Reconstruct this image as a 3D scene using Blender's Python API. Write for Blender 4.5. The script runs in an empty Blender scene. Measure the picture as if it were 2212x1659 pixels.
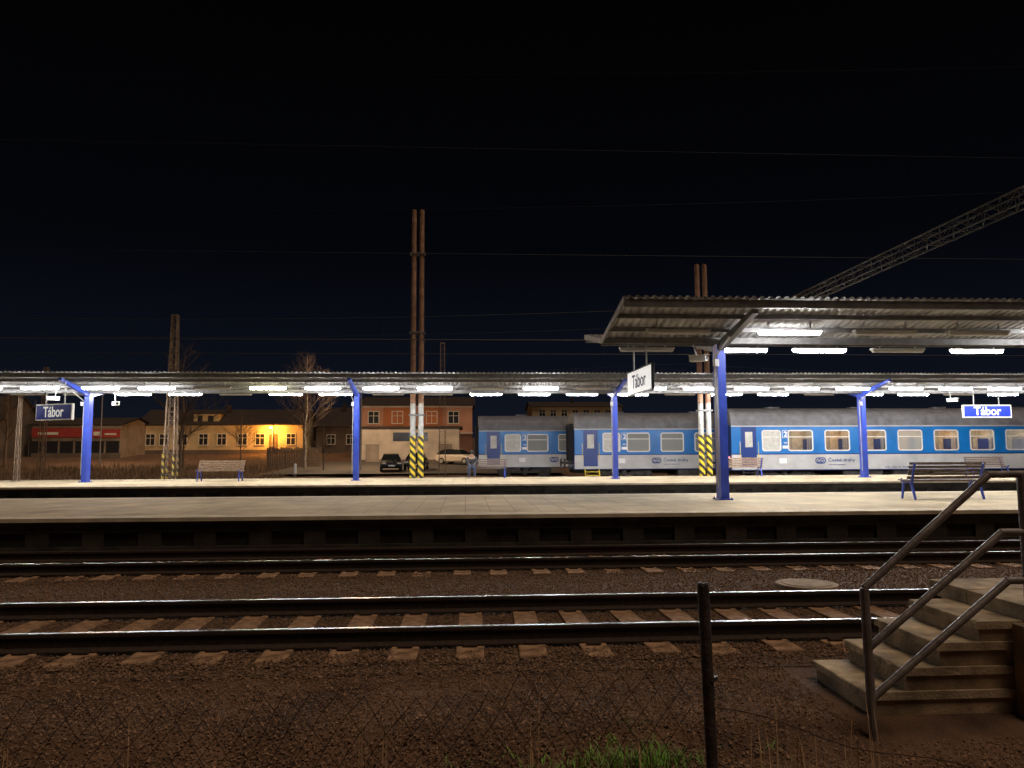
import bpy, math, random
import numpy as np
from mathutils import Vector, Matrix
random.seed(7); rng = np.random.default_rng(7)
sc = bpy.context.scene; COL = sc.collection
sc.view_settings.view_transform = 'Standard'; sc.view_settings.look = 'None'
sc.view_settings.exposure = 0

# ------------------------------------------------------------------ materials
def mat(name, base, rough=.6, metal=0., var=.25, scale=6., bump=0., bscale=None, c2=None, detail=6., coat=0., rvar=True):
    m = bpy.data.materials.new(name); m.use_nodes = True
    nt = m.node_tree; N = nt.nodes; L = nt.links
    b = N['Principled BSDF']; b.inputs['Roughness'].default_value = rough
    b.inputs['Metallic'].default_value = metal
    b.inputs['Coat Weight'].default_value = coat
    tc = N.new('ShaderNodeTexCoord'); n = N.new('ShaderNodeTexNoise')
    n.inputs['Scale'].default_value = scale; n.inputs['Detail'].default_value = detail
    L.new(tc.outputs['Object'], n.inputs['Vector'])
    r = N.new('ShaderNodeValToRGB')
    a = [max(0, c*(1-var)) for c in base]; c = c2 if c2 else [min(1, x*(1+var)) for x in base]
    r.color_ramp.elements[0].position = .3; r.color_ramp.elements[1].position = .7
    r.color_ramp.elements[0].color = (*a, 1); r.color_ramp.elements[1].color = (*c, 1)
    L.new(n.outputs['Fac'], r.inputs['Fac']); L.new(r.outputs['Color'], b.inputs['Base Color'])
    if rvar:
        rr = N.new('ShaderNodeMapRange'); rr.inputs['To Min'].default_value = max(0, rough-.1); rr.inputs['To Max'].default_value = min(1, rough+.12)
        L.new(n.outputs['Fac'], rr.inputs['Value']); L.new(rr.outputs[0], b.inputs['Roughness'])
    if bump > 0:
        n2 = N.new('ShaderNodeTexNoise'); n2.inputs['Scale'].default_value = bscale or scale*4; n2.inputs['Detail'].default_value = 8
        L.new(tc.outputs['Object'], n2.inputs['Vector'])
        bp = N.new('ShaderNodeBump'); bp.inputs['Strength'].default_value = bump; bp.inputs['Distance'].default_value = .03
        L.new(n2.outputs['Fac'], bp.inputs['Height']); L.new(bp.outputs['Normal'], b.inputs['Normal'])
    return m

def emis(name, colr, s):
    m = bpy.data.materials.new(name); m.use_nodes = True
    b = m.node_tree.nodes['Principled BSDF']
    b.inputs['Base Color'].default_value = (.8, .8, .8, 1)
    b.inputs['Emission Color'].default_value = (*colr, 1); b.inputs['Emission Strength'].default_value = s
    return m

def paving(name, base, bw, bh, mortar=.010):
    m = mat(name, base, .75, var=.25, scale=1.3, bump=.25, bscale=40)
    nt = m.node_tree; N = nt.nodes; L = nt.links; b = N['Principled BSDF']
    old = b.inputs['Base Color'].links[0].from_socket
    tc = N.new('ShaderNodeTexCoord'); br = N.new('ShaderNodeTexBrick')
    br.offset = 0; br.inputs['Scale'].default_value = 1.; br.inputs['Mortar Size'].default_value = mortar
    br.inputs['Brick Width'].default_value = bw; br.inputs['Row Height'].default_value = bh
    br.inputs['Color1'].default_value = (1, 1, 1, 1); br.inputs['Color2'].default_value = (.86, .85, .82, 1); br.inputs['Mortar'].default_value = (.55, .52, .48, 1)
    L.new(tc.outputs['Object'], br.inputs['Vector'])
    mx = N.new('ShaderNodeMix'); mx.data_type = 'RGBA'; mx.blend_type = 'MULTIPLY'; mx.inputs[0].default_value = 1
    L.new(old, mx.inputs[6]); L.new(br.outputs['Color'], mx.inputs[7])
    n3 = N.new('ShaderNodeTexNoise'); n3.inputs['Scale'].default_value = .35; n3.inputs['Detail'].default_value = 5; L.new(tc.outputs['Object'], n3.inputs['Vector'])
    r3 = N.new('ShaderNodeValToRGB'); r3.color_ramp.elements[0].position = .35; r3.color_ramp.elements[0].color = (.72, .70, .66, 1); r3.color_ramp.elements[1].position = .62; r3.color_ramp.elements[1].color = (1, 1, 1, 1)
    L.new(n3.outputs['Fac'], r3.inputs['Fac'])
    m2 = N.new('ShaderNodeMix'); m2.data_type = 'RGBA'; m2.blend_type = 'MULTIPLY'; m2.inputs[0].default_value = 1
    L.new(mx.outputs[2], m2.inputs[6]); L.new(r3.outputs['Color'], m2.inputs[7]); L.new(m2.outputs[2], b.inputs['Base Color'])
    return m

def stripes(name, ca, cb, period, slant=.6):
    m = bpy.data.materials.new(name); m.use_nodes = True; nt = m.node_tree; N = nt.nodes; L = nt.links
    b = N['Principled BSDF']; b.inputs['Roughness'].default_value = .55
    tc = N.new('ShaderNodeTexCoord'); sp = N.new('ShaderNodeSeparateXYZ'); L.new(tc.outputs['Object'], sp.inputs[0])
    m1 = N.new('ShaderNodeMath'); m1.operation = 'MULTIPLY_ADD'; m1.inputs[1].default_value = slant
    L.new(sp.outputs['X'], m1.inputs[0]); L.new(sp.outputs['Z'], m1.inputs[2])
    m2 = N.new('ShaderNodeMath'); m2.operation = 'DIVIDE'; m2.inputs[1].default_value = period; L.new(m1.outputs[0], m2.inputs[0])
    m3 = N.new('ShaderNodeMath'); m3.operation = 'FRACT'; L.new(m2.outputs[0], m3.inputs[0])
    m4 = N.new('ShaderNodeMath'); m4.operation = 'GREATER_THAN'; m4.inputs[1].default_value = .5; L.new(m3.outputs[0], m4.inputs[0])
    mx = N.new('ShaderNodeMix'); mx.data_type = 'RGBA'; mx.inputs[6].default_value = (*ca, 1); mx.inputs[7].default_value = (*cb, 1)
    L.new(m4.outputs[0], mx.inputs[0]); L.new(mx.outputs[2], b.inputs['Base Color'])
    return m

def glass(name, tint=(.6, .62, .65), t=.75, base=(.02, .025, .03)):
    m = bpy.data.materials.new(name); m.use_nodes = True; nt = m.node_tree; N = nt.nodes; L = nt.links
    b = N['Principled BSDF']; b.inputs['Base Color'].default_value = (*base, 1); b.inputs['Roughness'].default_value = .06
    tr = N.new('ShaderNodeBsdfTransparent'); tr.inputs[0].default_value = (*tint, 1)
    mx = N.new('ShaderNodeMixShader'); mx.inputs[0].default_value = t
    L.new(b.outputs[0], mx.inputs[1]); L.new(tr.outputs[0], mx.inputs[2]); L.new(mx.outputs[0], N['Material Output'].inputs['Surface'])
    return m

M = {}
M['pave'] = paving('platform_paving', (.56, .465, .31), .5, .5)
M['edge'] = mat('platform_edge', (.55, .48, .36), .8, scale=3, bump=.2, bscale=30)
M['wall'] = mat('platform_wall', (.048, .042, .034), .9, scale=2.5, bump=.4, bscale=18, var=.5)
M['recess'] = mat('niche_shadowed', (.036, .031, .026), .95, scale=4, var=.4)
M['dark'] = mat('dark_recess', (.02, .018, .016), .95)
M['ground'] = mat('soil', (.10, .052, .031), .95, scale=2.2, bump=.8, bscale=40, var=.45, c2=(.19, .108, .066), detail=12)
M['ballast'] = mat('ballast', (.10, .058, .037), .95, scale=30, bump=1., bscale=60, var=.6, c2=(.20, .125, .08), detail=8)
M['stone'] = mat('ballast_stone', (.14, .08, .05), .9, scale=30, var=.65, c2=(.34, .21, .135), detail=3)
M['asph'] = mat('yard_asphalt', (.08, .07, .06), .8, scale=3, bump=.3, bscale=40)
M['railtop'] = mat('polished_rail', (.46, .46, .46), .33, 1., var=.03, scale=2, rvar=False)
M['rust'] = mat('rail_rust', (.035, .022, .016), .85, .1, scale=20, var=.5)
M['sleeper'] = mat('sleeper_concrete', (.33, .205, .125), .9, scale=7, bump=.5, var=.6)
M['blue'] = mat('blue_paint', (.03, .065, .42), .42, scale=3, var=.2, bump=.05)
M['sheet'] = mat('corrugated_sheet', (.20, .20, .205), .6, .1, scale=1.6, var=.4)
M['sheetlight'] = mat('corrugated_sheet_light', (.34, .34, .345), .6, .1, scale=1.6, var=.35)
M['steel'] = mat('grey_steel', (.15, .15, .152), .6, .2, scale=5, var=.3)
M['white'] = mat('white_housing', (.45, .45, .44), .5, var=.1)
M['lamp'] = emis('tube_light', (1., .975, .95), 150)
M['lampw'] = emis('tube_light_yellowish', (1., .93, .60), 115)
M['tube_off'] = mat('tube_unlit', (.40, .39, .37), .4, var=.1)
M['signblue'] = mat('sign_blue', (.008, .03, .36), .35, var=.08)
M['signwhite'] = mat('sign_white', (.8, .8, .8), .4, var=.05)
M['signlit'] = emis('sign_face_lit', (1, .99, .96), .60)
M['letterd'] = mat('lettering_dark', (.02, .03, .14), .5, var=.1)
M['letterw'] = mat('lettering_white', (.85, .85, .85), .5, var=.03)
M['letterlit'] = emis('lettering_white_lit', (1, 1, 1), .35)
M['frame'] = mat('black_frame', (.02, .02, .025), .4)
M['postp'] = mat('fence_post_paint', (.04, .03, .028), .55, scale=12, var=.5, bump=.3)
M['brown'] = mat('mast_brown', (.38, .22, .145), .7, scale=4, var=.35, bump=.1)
M['galv'] = mat('mast_grey', (.42, .42, .42), .55, .3, scale=5, var=.25)
M['haz'] = stripes('hazard_stripes', (.72, .53, .03), (.02, .02, .02), .36, slant=1.)
M['hazdull'] = stripes('hazard_stripes_faded', (.38, .27, .05), (.03, .025, .02), .36, slant=1.)
M['lattice'] = mat('lattice_steel', (.22, .155, .11), .75, .2, scale=4, var=.35)
M['gantry'] = mat('gantry_steel', (.075, .068, .062), .7, .3, scale=4, var=.3)
M['wire'] = mat('catenary_wire', (.05, .05, .05), .5, .5)
M['wood'] = mat('bench_wood', (.34, .24, .17), .5, scale=14, var=.35)
M['woodshade'] = mat('bench_wood_shaded', (.15, .11, .09), .5, scale=14, var=.35)  # darker copy of the bench wood, shade of unlit slats put into colour
M['handrail'] = mat('railing_paint', (.19, .165, .16), .45, .3, scale=9, var=.4, bump=.2)
M['step'] = mat('step_concrete', (.42, .32, .205), .9, scale=5, var=.5, bump=.35, bscale=45, c2=(.66, .53, .36), detail=12)
M['stepside'] = mat('step_side_concrete', (.34, .25, .16), .95, scale=4, var=.55, bump=.35, bscale=30)
M['cover'] = mat('manhole_concrete', (.34, .26, .18), .9, scale=8, bump=.3)
M['cwhite'] = mat('coach_white', (.50, .505, .51), .4, scale=1.2, var=.16, coat=.2)
M['cblue'] = mat('coach_blue', (.004, .155, .50), .34, scale=1.2, var=.15, coat=.25)
M['cnavy'] = mat('coach_navy', (.006, .035, .20), .35, scale=2, var=.15, coat=.2)
M['croof'] = mat('coach_roof', (.15, .155, .175), .6, scale=2.5, var=.3)
M['cunder'] = mat('coach_underframe', (.05, .045, .04), .8, scale=5, var=.4)
M['calu'] = mat('window_frame_alu', (.72, .72, .70), .45, .1, var=.08)
M['glass'] = glass('coach_glass')
M['glasspale'] = glass('coach_glass_pale', t=.35, base=(.42, .44, .43))
M['blind'] = mat('pale_blind', (.55, .55, .52), .8, var=.15)
M['inner'] = mat('compartment_wood', (.64, .50, .34), .6, scale=5, var=.2)
M['curtain'] = mat('curtain', (.7, .65, .55), .9, scale=12)
M['inlamp'] = emis('compartment_lamp', (1., .76, .50), 34)
M['inlampdim'] = emis('compartment_lamp_dim', (1., .88, .70), 28)
M['yellow'] = mat('yellow_paint', (.75, .55, .03), .5)
M['taillamp'] = emis('tail_lamp_red', (1., .02, .01), 3)
M['rubber'] = mat('black_rubber', (.03, .03, .03), .8)
M['wyellow'] = mat('plaster_yellow', (.60, .48, .29), .9, scale=.6, var=.22, bump=.1)
M['wsalmon'] = mat('plaster_salmon', (.54, .29, .20), .9, scale=.6, var=.15)
M['worange'] = mat('plaster_orange', (.48, .17, .07), .9, scale=.6, var=.15)
M['wgrey'] = mat('plaster_grey', (.28, .24, .20), .9, scale=.7, var=.3)
M['wpale'] = mat('plaster_pale', (.52, .46, .40), .9, scale=.7, var=.25)
M['wdark'] = mat('plaster_dark', (.14, .11, .09), .9, scale=.7, var=.3)
M['roof'] = mat('roof_tiles', (.035, .024, .02), .85, scale=3, var=.4)
M['signred'] = mat('shop_sign_red', (.34, .045, .04), .6, var=.35)
M['winframe'] = mat('window_white', (.7, .68, .6), .6)
M['winglass'] = mat('window_glass_dark', (.03, .03, .035), .12, var=.3)
M['planks'] = mat('fence_planks', (.14, .10, .07), .9, scale=6, var=.4)
M['bark'] = mat('bark', (.14, .10, .07), .9, scale=10, var=.4)
M['birch'] = mat('birch_bark', (.26, .22, .18), .8, scale=5, var=.6)
M['twig'] = mat('twigs', (.075, .05, .036), .9, var=.3)
M['dry'] = mat('dry_grass', (.17, .11, .06), .9, scale=2, var=.5)
M['stalk'] = mat('dry_stalk', (.50, .32, .18), .9, scale=9, var=.4)
M['green'] = mat('grass_green', (.19, .40, .07), .7, scale=12, var=.55)
M['leafl'] = mat('dead_leaf', (.25, .14, .08), .85, scale=9, var=.6)
M['carblk'] = mat('car_black', (.01, .012, .018), .25, coat=.6)
M['carwht'] = mat('car_beige', (.68, .60, .50), .3, coat=.5, var=.08)
M['carglass'] = mat('car_glass', (.015, .018, .02), .08)
M['headl'] = mat('car_headlight', (.7, .7, .7), .15)
M['orangelamp'] = emis('sodium_lamp', (1., .42, .06), 160)
M['skin'] = mat('skin', (.35, .22, .16), .6); M['jacket'] = mat('dark_jacket', (.02, .022, .03), .8)
M['jeans'] = mat('blue_jeans', (.025, .035, .07), .85); M['hair'] = mat('dark_hair', (.02, .015, .01), .7)

# ------------------------------------------------------------------ mesh builder
class MB:
    def __init__(s): s.v = []; s.f = []; s.m = []
    def poly(s, pts, mi=0):
        n = len(s.v); s.v += [tuple(p) for p in pts]; s.f.append(tuple(range(n, n+len(pts)))); s.m.append(mi)
    def box(s, x0, x1, y0, y1, z0, z1, mi=0):
        P = [(x, y, z) for z in (z0, z1) for x, y in ((x0, y0), (x1, y0), (x1, y1), (x0, y1))]
        n = len(s.v); s.v += P
        for q in ((3, 2, 1, 0), (4, 5, 6, 7), (0, 1, 5, 4), (1, 2, 6, 5), (2, 3, 7, 6), (3, 0, 4, 7)):
            s.f.append(tuple(n+i for i in q)); s.m.append(mi)
    def beam(s, a, b, w, h, mi=0):
        a = Vector(a); b = Vector(b); d = (b-a).normalized()
        up = Vector((0, 0, 1)) if abs(d.z) < .95 else Vector((1, 0, 0))
        r = d.cross(up).normalized()*w/2; u = r.cross(d).normalized()*h/2
        n = len(s.v)
        for c in (a, b): s.v += [tuple(c-r-u), tuple(c+r-u), tuple(c+r+u), tuple(c-r+u)]
        for q in ((0, 1, 2, 3), (7, 6, 5, 4), (0, 4, 5, 1), (1, 5, 6, 2), (2, 6, 7, 3), (3, 7, 4, 0)):
            s.f.append(tuple(n+i for i in q)); s.m.append(mi)
    def tube(s, a, b, r0, r1=None, n=8, mi=0, cap=True):
        r1 = r0 if r1 is None else r1
        a = Vector(a); b = Vector(b); d = (b-a).normalized()
        up = Vector((0, 0, 1)) if abs(d.z) < .95 else Vector((1, 0, 0))
        e = d.cross(up).normalized(); g = e.cross(d)
        k = len(s.v)
        for c, r in ((a, r0), (b, r1)):
            for i in range(n):
                t = 2*math.pi*i/n; s.v.append(tuple(c+(e*math.cos(t)+g*math.sin(t))*r))
        for i in range(n):
            j = (i+1) % n; s.f.append((k+i, k+j, k+n+j, k+n+i)); s.m.append(mi)
        if cap:
            s.f.append(tuple(k+i for i in range(n-1, -1, -1))); s.m.append(mi)
            s.f.append(tuple(k+n+i for i in range(n))); s.m.append(mi)
    def prism(s, prof, a, b, fn, mi=0, cap=True):
        n = len(prof); k = len(s.v)
        s.v += [fn(p, a) for p in prof] + [fn(p, b) for p in prof]
        for i in range(n):
            j = (i+1) % n; s.f.append((k+i, k+j, k+n+j, k+n+i)); s.m.append(mi)
        if cap:
            s.f.append(tuple(k+i for i in range(n-1, -1, -1))); s.m.append(mi)
            s.f.append(tuple(k+n+i for i in range(n))); s.m.append(mi)
    def obj(s, name, mats, parent=None, loc=(0, 0, 0), smooth=False, rot=0., bevel=0.):
        me = bpy.data.meshes.new(name); me.from_pydata(s.v, [], s.f)
        for m in (mats if isinstance(mats, (list, tuple)) else [mats]): me.materials.append(M[m] if isinstance(m, str) else m)
        me.polygons.foreach_set('material_index', s.m)
        me.validate(); me.update()
        if smooth: me.polygons.foreach_set('use_smooth', [True]*len(me.polygons))
        o = bpy.data.objects.new(name, me); COL.objects.link(o); o.location = loc; o.rotation_euler[2] = rot
        if parent: o.parent = parent
        if bevel:
            bv = o.modifiers.new('bevel', 'BEVEL'); bv.width = bevel; bv.segments = 2; bv.limit_method = 'ANGLE'
        return o

def tag(o, label, cat, group=None):
    o['label'] = label; o['category'] = cat
    if group: o['group'] = group
    return o
def thing(name, label, cat, loc=(0, 0, 0), group=None, rot=0.):
    e = bpy.data.objects.new(name, None); COL.objects.link(e); e.location = loc; e.rotation_euler[2] = rot
    e.empty_display_size = .3
    return tag(e, label, cat, group)
def dup(src, loc, rot=None, skip=(), label=None):
    def rec(o, par):
        c = o.copy(); COL.objects.link(c)
        if par: c.parent = par
        for ch in list(o.children):
            if ch.name.split('.')[0] in skip: continue
            rec(ch, c)
        return c
    n = rec(src, None); n.location = loc
    if rot is not None: n.rotation_euler[2] = rot
    if label: n['label'] = label
    return n
def structure(o): o['kind'] = 'structure'; return o
def stuff(o, label, cat): o['kind'] = 'stuff'; return tag(o, label, cat)

def text(name, s, w, h, m, parent, loc, rot=0., bold=.0, shear=0., center=True):
    cu = bpy.data.curves.new(name, 'FONT'); cu.body = s; cu.size = 1; cu.offset = bold; cu.shear = shear; cu.extrude = 0.004
    o = bpy.data.objects.new('tmp', cu); COL.objects.link(o)
    dg = bpy.context.evaluated_depsgraph_get(); me = bpy.data.meshes.new_from_object(o.evaluated_get(dg))
    bpy.data.objects.remove(o)
    n = len(me.vertices); co = np.empty(n*3); me.vertices.foreach_get('co', co); co = co.reshape(-1, 3)
    mn = co.min(0); mx = co.max(0); sx = w/(mx[0]-mn[0]); sz = h/(mx[1]-mn[1])
    q = np.stack([(co[:, 0]-mn[0])*sx-(w/2 if center else 0), -co[:, 2]-.004, (co[:, 1]-mn[1])*sz-h/2], 1)
    me.vertices.foreach_set('co', q.ravel()); me.update(); me.materials.clear(); me.materials.append(M[m])
    t = bpy.data.objects.new(name, me); COL.objects.link(t); t.parent = parent; t.location = loc; t.rotation_euler[2] = rot
    return t

# ------------------------------------------------------------------ ground
GY = [-40, 4.95, 5.4, 6.5, 54, 60, 65, 75, 100, 140, 600]
GZ = [-.36, -.335, -.225, -.205, -.22, -.15, 0, .4, 1.7, 3, 14]
def gz(y): return float(np.interp(y, GY, GZ))
mb = MB(); xs = np.concatenate([np.linspace(-420, -60, 10), np.linspace(-50, 50, 41), np.linspace(60, 420, 10)])
ys = np.unique(np.concatenate([np.linspace(-40, 2, 8), np.linspace(3, 20, 52), np.linspace(22, 60, 20), np.linspace(64, 140, 30), np.linspace(160, 600, 12), GY]))
for j, y in enumerate(ys):
    for i, x in enumerate(xs):
        a = .02 if (2 < y < 6.2) else (.0 if y < 56 else .18)
        mb.v.append((x, y, gz(y)+a*math.sin(x*1.7+y*.9)*math.cos(y*1.3-x*.4)))
nx = len(xs)
for j in range(len(ys)-1):
    for i in range(nx-1):
        mb.f.append((j*nx+i, j*nx+i+1, (j+1)*nx+i+1, (j+1)*nx+i)); mb.m.append(0)
structure(mb.obj('ground', 'ground', smooth=True))
mb = MB(); mb.box(-80, 80, 6.55, 14.6, -.4, -.195); structure(mb.obj('ballast_bed', 'ballast'))
mb = MB(); mb.box(-80, 80, 21.45, 28.95, -.4, -.19); structure(mb.obj('ballast_bed', 'ballast'))
mb = MB(); mb.box(-80, 80, 38, 58, -.4, -.195); structure(mb.obj('ballast_bed', 'ballast'))
mb = MB()
for i in range(12):
    xa, xb = -16+i*2, -14+i*2
    for (ya, yb) in ((61, 65), (65, 70), (70, 75), (75, 79.5)):
        mb.poly([(xa, ya, gz(ya)+.2), (xb, ya, gz(ya)+.2), (xb, yb, gz(yb)+.2), (xa, yb, gz(yb)+.2)])
structure(mb.obj('road', 'asph'))

TRK = [8.17, 12.85]
def scatter_stones(n, label):
    octv = np.array([(1, 0, 0), (-1, 0, 0), (0, 1, 0), (0, -1, 0), (0, 0, 1), (0, 0, -1)], float)
    octf = np.array([(0, 2, 4), (2, 1, 4), (1, 3, 4), (3, 0, 4), (2, 0, 5), (1, 2, 5), (3, 1, 5), (0, 3, 5)])
    y = 4.5+(rng.random(n)**1.35)*10.0
    x = (rng.random(n)*2-1)*(y*.76+.3)+y*.06
    ok = ~((x > 2.68) & (y > 5.1) & (y < 6.6))
    inn = (np.abs(y-TRK[0]) < 1.0) | (np.abs(y-TRK[1]) < 1.0)
    fr = np.where(y < 10.5, (x+7.5) % .58, (x+10.5) % .58); ons = inn & ((fr < .15) | (fr > .43))
    ok &= ~(ons & (rng.random(n) < .85))
    x = x[ok]; y = y[ok]; inn = inn[ok]; n = len(x)
    z = np.interp(y, GY, GZ); z = np.where(y > 6.55, -.195, z)+rng.random(n)*.012
    shoulder = ((np.abs(y-TRK[0]) > 1.0) & (np.abs(y-TRK[0]) < 1.4)) | ((np.abs(y-TRK[1]) > 1.0) & (np.abs(y-TRK[1]) < 1.4))
    z = z+np.where(shoulder, .016*(.5+.5*np.sin(x*2.3)*np.cos(x*5.1+1))+.004, 0)
    s = rng.uniform(.0035, .0125, n)*np.where(y > 6.5, 1.55, 1.); s = np.where(inn, s*.85, s)
    sc3 = rng.uniform(.6, 1.3, (n, 1, 3))*s[:, None, None]; sc3[:, :, 2] *= .7
    V = octv[None]*sc3+rng.normal(0, .18, (n, 6, 3))*s[:, None, None]
    th = rng.random(n)*6.28; c, si = np.cos(th)[:, None], np.sin(th)[:, None]
    V = np.stack([V[..., 0]*c-V[..., 1]*si, V[..., 0]*si+V[..., 1]*c, V[..., 2]], -1)+np.stack([x, y, z], 1)[:, None]
    F = (octf[None]+6*np.arange(n)[:, None, None]).reshape(-1, 3)
    me = bpy.data.meshes.new('gravel'); me.from_pydata(V.reshape(-1, 3).tolist(), [], F.tolist()); me.materials.append(M['stone'])
    o = bpy.data.objects.new('gravel', me); COL.objects.link(o); stuff(o, label, 'gravel')
scatter_stones(150000, 'brown loose ballast gravel spread around the railway tracks')
mb = MB()
for i in range(5000):
    y = 4.6+random.random()**1.2*3.2; x = (random.random()*2-1)*(y*.75+.3)+y*.05
    if x > 2.6 and y > 4.95: continue
    z = gz(y)+.022 if y < 6.5 else -.172; a = random.random()*6.28; s = random.uniform(.005, .016); tl = random.uniform(-.6, .6)
    c, si = math.cos(a)*s, math.sin(a)*s
    mb.poly([(x-c, y-si, z), (x+si*.6, y-c*.6, z+s*tl), (x+c, y+si, z+s*.3), (x-si*.6, y+c*.6, z-s*tl+.005)])
stuff(mb.obj('leaf_litter', 'leafl'), 'dead brown leaves scattered over the gravel', 'leaves')

# ------------------------------------------------------------------ tracks
prof = [(-.075, -.17), (.075, -.17), (.075, -.155), (.012, -.13), (.01, -.05), (.036, -.036), (.036, -.008), (.026, 0), (-.026, 0), (-.036, -.008), (-.036, -.036), (-.01, -.05), (-.012, -.13), (-.075, -.155)]
pm = [0]*14; pm[7] = 1
def rail(y, x0=-80, x1=80):
    m = MB(); n = 40
    for x in np.linspace(x0, x1, n+1): m.v += [(x, y+p[0], p[1]) for p in prof]
    for s in range(n):
        for i in range(14):
            j = (i+1) % 14; m.f.append((s*14+i, s*14+j, (s+1)*14+j, (s+1)*14+i)); m.m.append(pm[i])
    o = m.obj('rail', ['rust', 'railtop']); tag(o, 'steel rail with polished shiny head on sleepers', 'rail', 'rails of the station tracks')
for t in TRK+[23.1, 27.2, 41.7, 46.2, 50.8]:
    for d in (-.7525, .7525): rail(t+d)
m = MB(); m.box(-.13, .13, -1.24, 1.24, -.22, 0)
for s in (-1, 1):
    for q in (-1, 1): m.box(-.07, .07, s*.7525+q*.11-.03, s*.7525+q*.11+.03, 0, .03, 1)
sl = m.obj('railway_sleeper', ['sleeper', 'rust'], loc=(0, TRK[0], -.168), bevel=.012)
tag(sl, 'worn brown sleeper under the rails in gravel', 'sleeper', 'sleepers under the tracks')
first = True
for t, a, b in ((TRK[0], -7.5, 8.3), (TRK[1], -10.5, 12.2)):
    x = a
    while x < b:
        if first: sl.location = (x, t, -.168); first = False
        else:
            c = sl.copy(); COL.objects.link(c); c.location = (x+random.uniform(-.03, .03), t+random.uniform(-.05, .05), -.168+random.uniform(-.009, .003)); c.rotation_euler = (random.uniform(-.008, .008), 0, random.uniform(-.03, .03))
        x += .58
m = MB(); m.tube((0, 0, -.06), (0, 0, .03), .40, .40, 32); m.tube((0, 0, .031), (0, 0, .04), .33, .32, 32)
tag(m.obj('manhole_cover', 'cover', loc=(4.6, 10.25, -.17), bevel=.008), 'round concrete manhole cover set in gravel between tracks', 'manhole cover')

# ------------------------------------------------------------------ platforms
def platform(y0, y1, x0, x1, top):
    m = MB()
    m.box(x0, x1, y0+.55, y1-.55, top-.12, top-.001, 0)
    m.box(x0, x1, y0, y0+.549, top-.07, top, 1); m.box(x0, x1, y1-.549, y1, top-.07, top, 1)
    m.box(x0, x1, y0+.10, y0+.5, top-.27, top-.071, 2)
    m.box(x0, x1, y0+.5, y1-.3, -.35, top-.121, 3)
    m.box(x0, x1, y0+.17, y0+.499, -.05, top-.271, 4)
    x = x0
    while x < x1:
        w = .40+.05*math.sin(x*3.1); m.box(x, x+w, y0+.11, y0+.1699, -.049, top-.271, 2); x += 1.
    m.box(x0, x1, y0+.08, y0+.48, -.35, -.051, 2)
    structure(m.obj('platform', ['pave', 'edge', 'wall', 'dark', 'recess']))
platform(14.5, 21.4, -70, 70, .48)
platform(28.9, 37.4, -70, 70, .48)

SX, SY = 2.84, 5.36
m = MB()
m.box(SX+1.16, 30, SY, 6.0, .40, .519, 0); m.box(SX+1.16, 30, 6.001, 6.5, .40, .523, 0)
m.box(SX+1.2, 30, SY+.05, 6.4, -.4, .399, 1)
m.box(SX+1.05, 30, SY-.12, SY-.001, -.4, .40, 1)
structure(m.obj('platform', ['step', 'stepside'], bevel=.008))
st = thing('concrete_steps', 'worn tan concrete steps with chipped edges leading up to platform', 'steps', (SX, SY, -.34))
runs = [0, .27, .53, .83]; zt = [-.06, .10, .265, .41]
def rough_slab(x0, x1, y0, y1, z0, z1, seed):
    rr = random.Random(seed); m = MB(); n = 26
    ys_ = [y0+(y1-y0)*i/n for i in range(n+1)]
    V = []
    for i, y in enumerate(ys_):
        j = rr.uniform(-.003, .003); k = rr.uniform(0, .004)+(.022 if rr.random() < .12 else 0)
        V.append([(x0+j, y, z0), (x0+j, y, z1-.006-k), (x0+.006+k, y, z1-rr.uniform(0, .002)), (x1, y, z1), (x1, y, z0)])
    for q in V: m.v += q
    for i in range(n):
        for k in range(5):
            l = (k+1) % 5; m.f.append((i*5+k, (i+1)*5+k, (i+1)*5+l, i*5+l)); m.m.append(0)
    m.f.append((0, 1, 2, 3, 4)); m.m.append(0); b = n*5; m.f.append((b+4, b+3, b+2, b+1, b)); m.m.append(0)
    return m
for i in range(4):
    x0 = runs[i]
    m = rough_slab(x0-.025, 1.155, .006*i, .86, zt[i]-.055+.34, zt[i]+.34, i)
    m.box(x0, 1.15, .02+.006*i, .84, -.02, zt[i]-.056+.34, 1)
    m.obj('step', ['step', 'stepside'], parent=st)
rl = thing('stair_railing', 'grey brown painted steel pipe railing beside the concrete steps', 'railing', (2.70, 5.13, -.40))
def bars(name, pts, r):
    m = MB()
    for a, b in zip(pts[:-1], pts[1:]): m.tube(a, b, r, r, 12)
    for p in pts[1:-1]:
        m.tube(Vector(p)-Vector((r*.6, 0, 0)), Vector(p)+Vector((r*.6, 0, 0)), r, r, 12)
    m.obj(name, 'handrail', parent=rl, bevel=.004)
bars('post', [(.02, 0, 0), (0, 0, 1.10)], .030)
for zz, ex in ((0, .93), (-.405, 1.0), (-.74, 1.02)):
    bars('rail', [(0, 0, 1.10+zz), (ex, 0, 1.86+zz*.98), (3.2, 0, 1.875+zz*.98)], .026)
bars('post', [(1.16, 0, .9), (1.16, 0, 1.86)], .028)
bars('post', [(2.6, 0, .9), (2.6, 0, 1.86)], .028)

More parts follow.
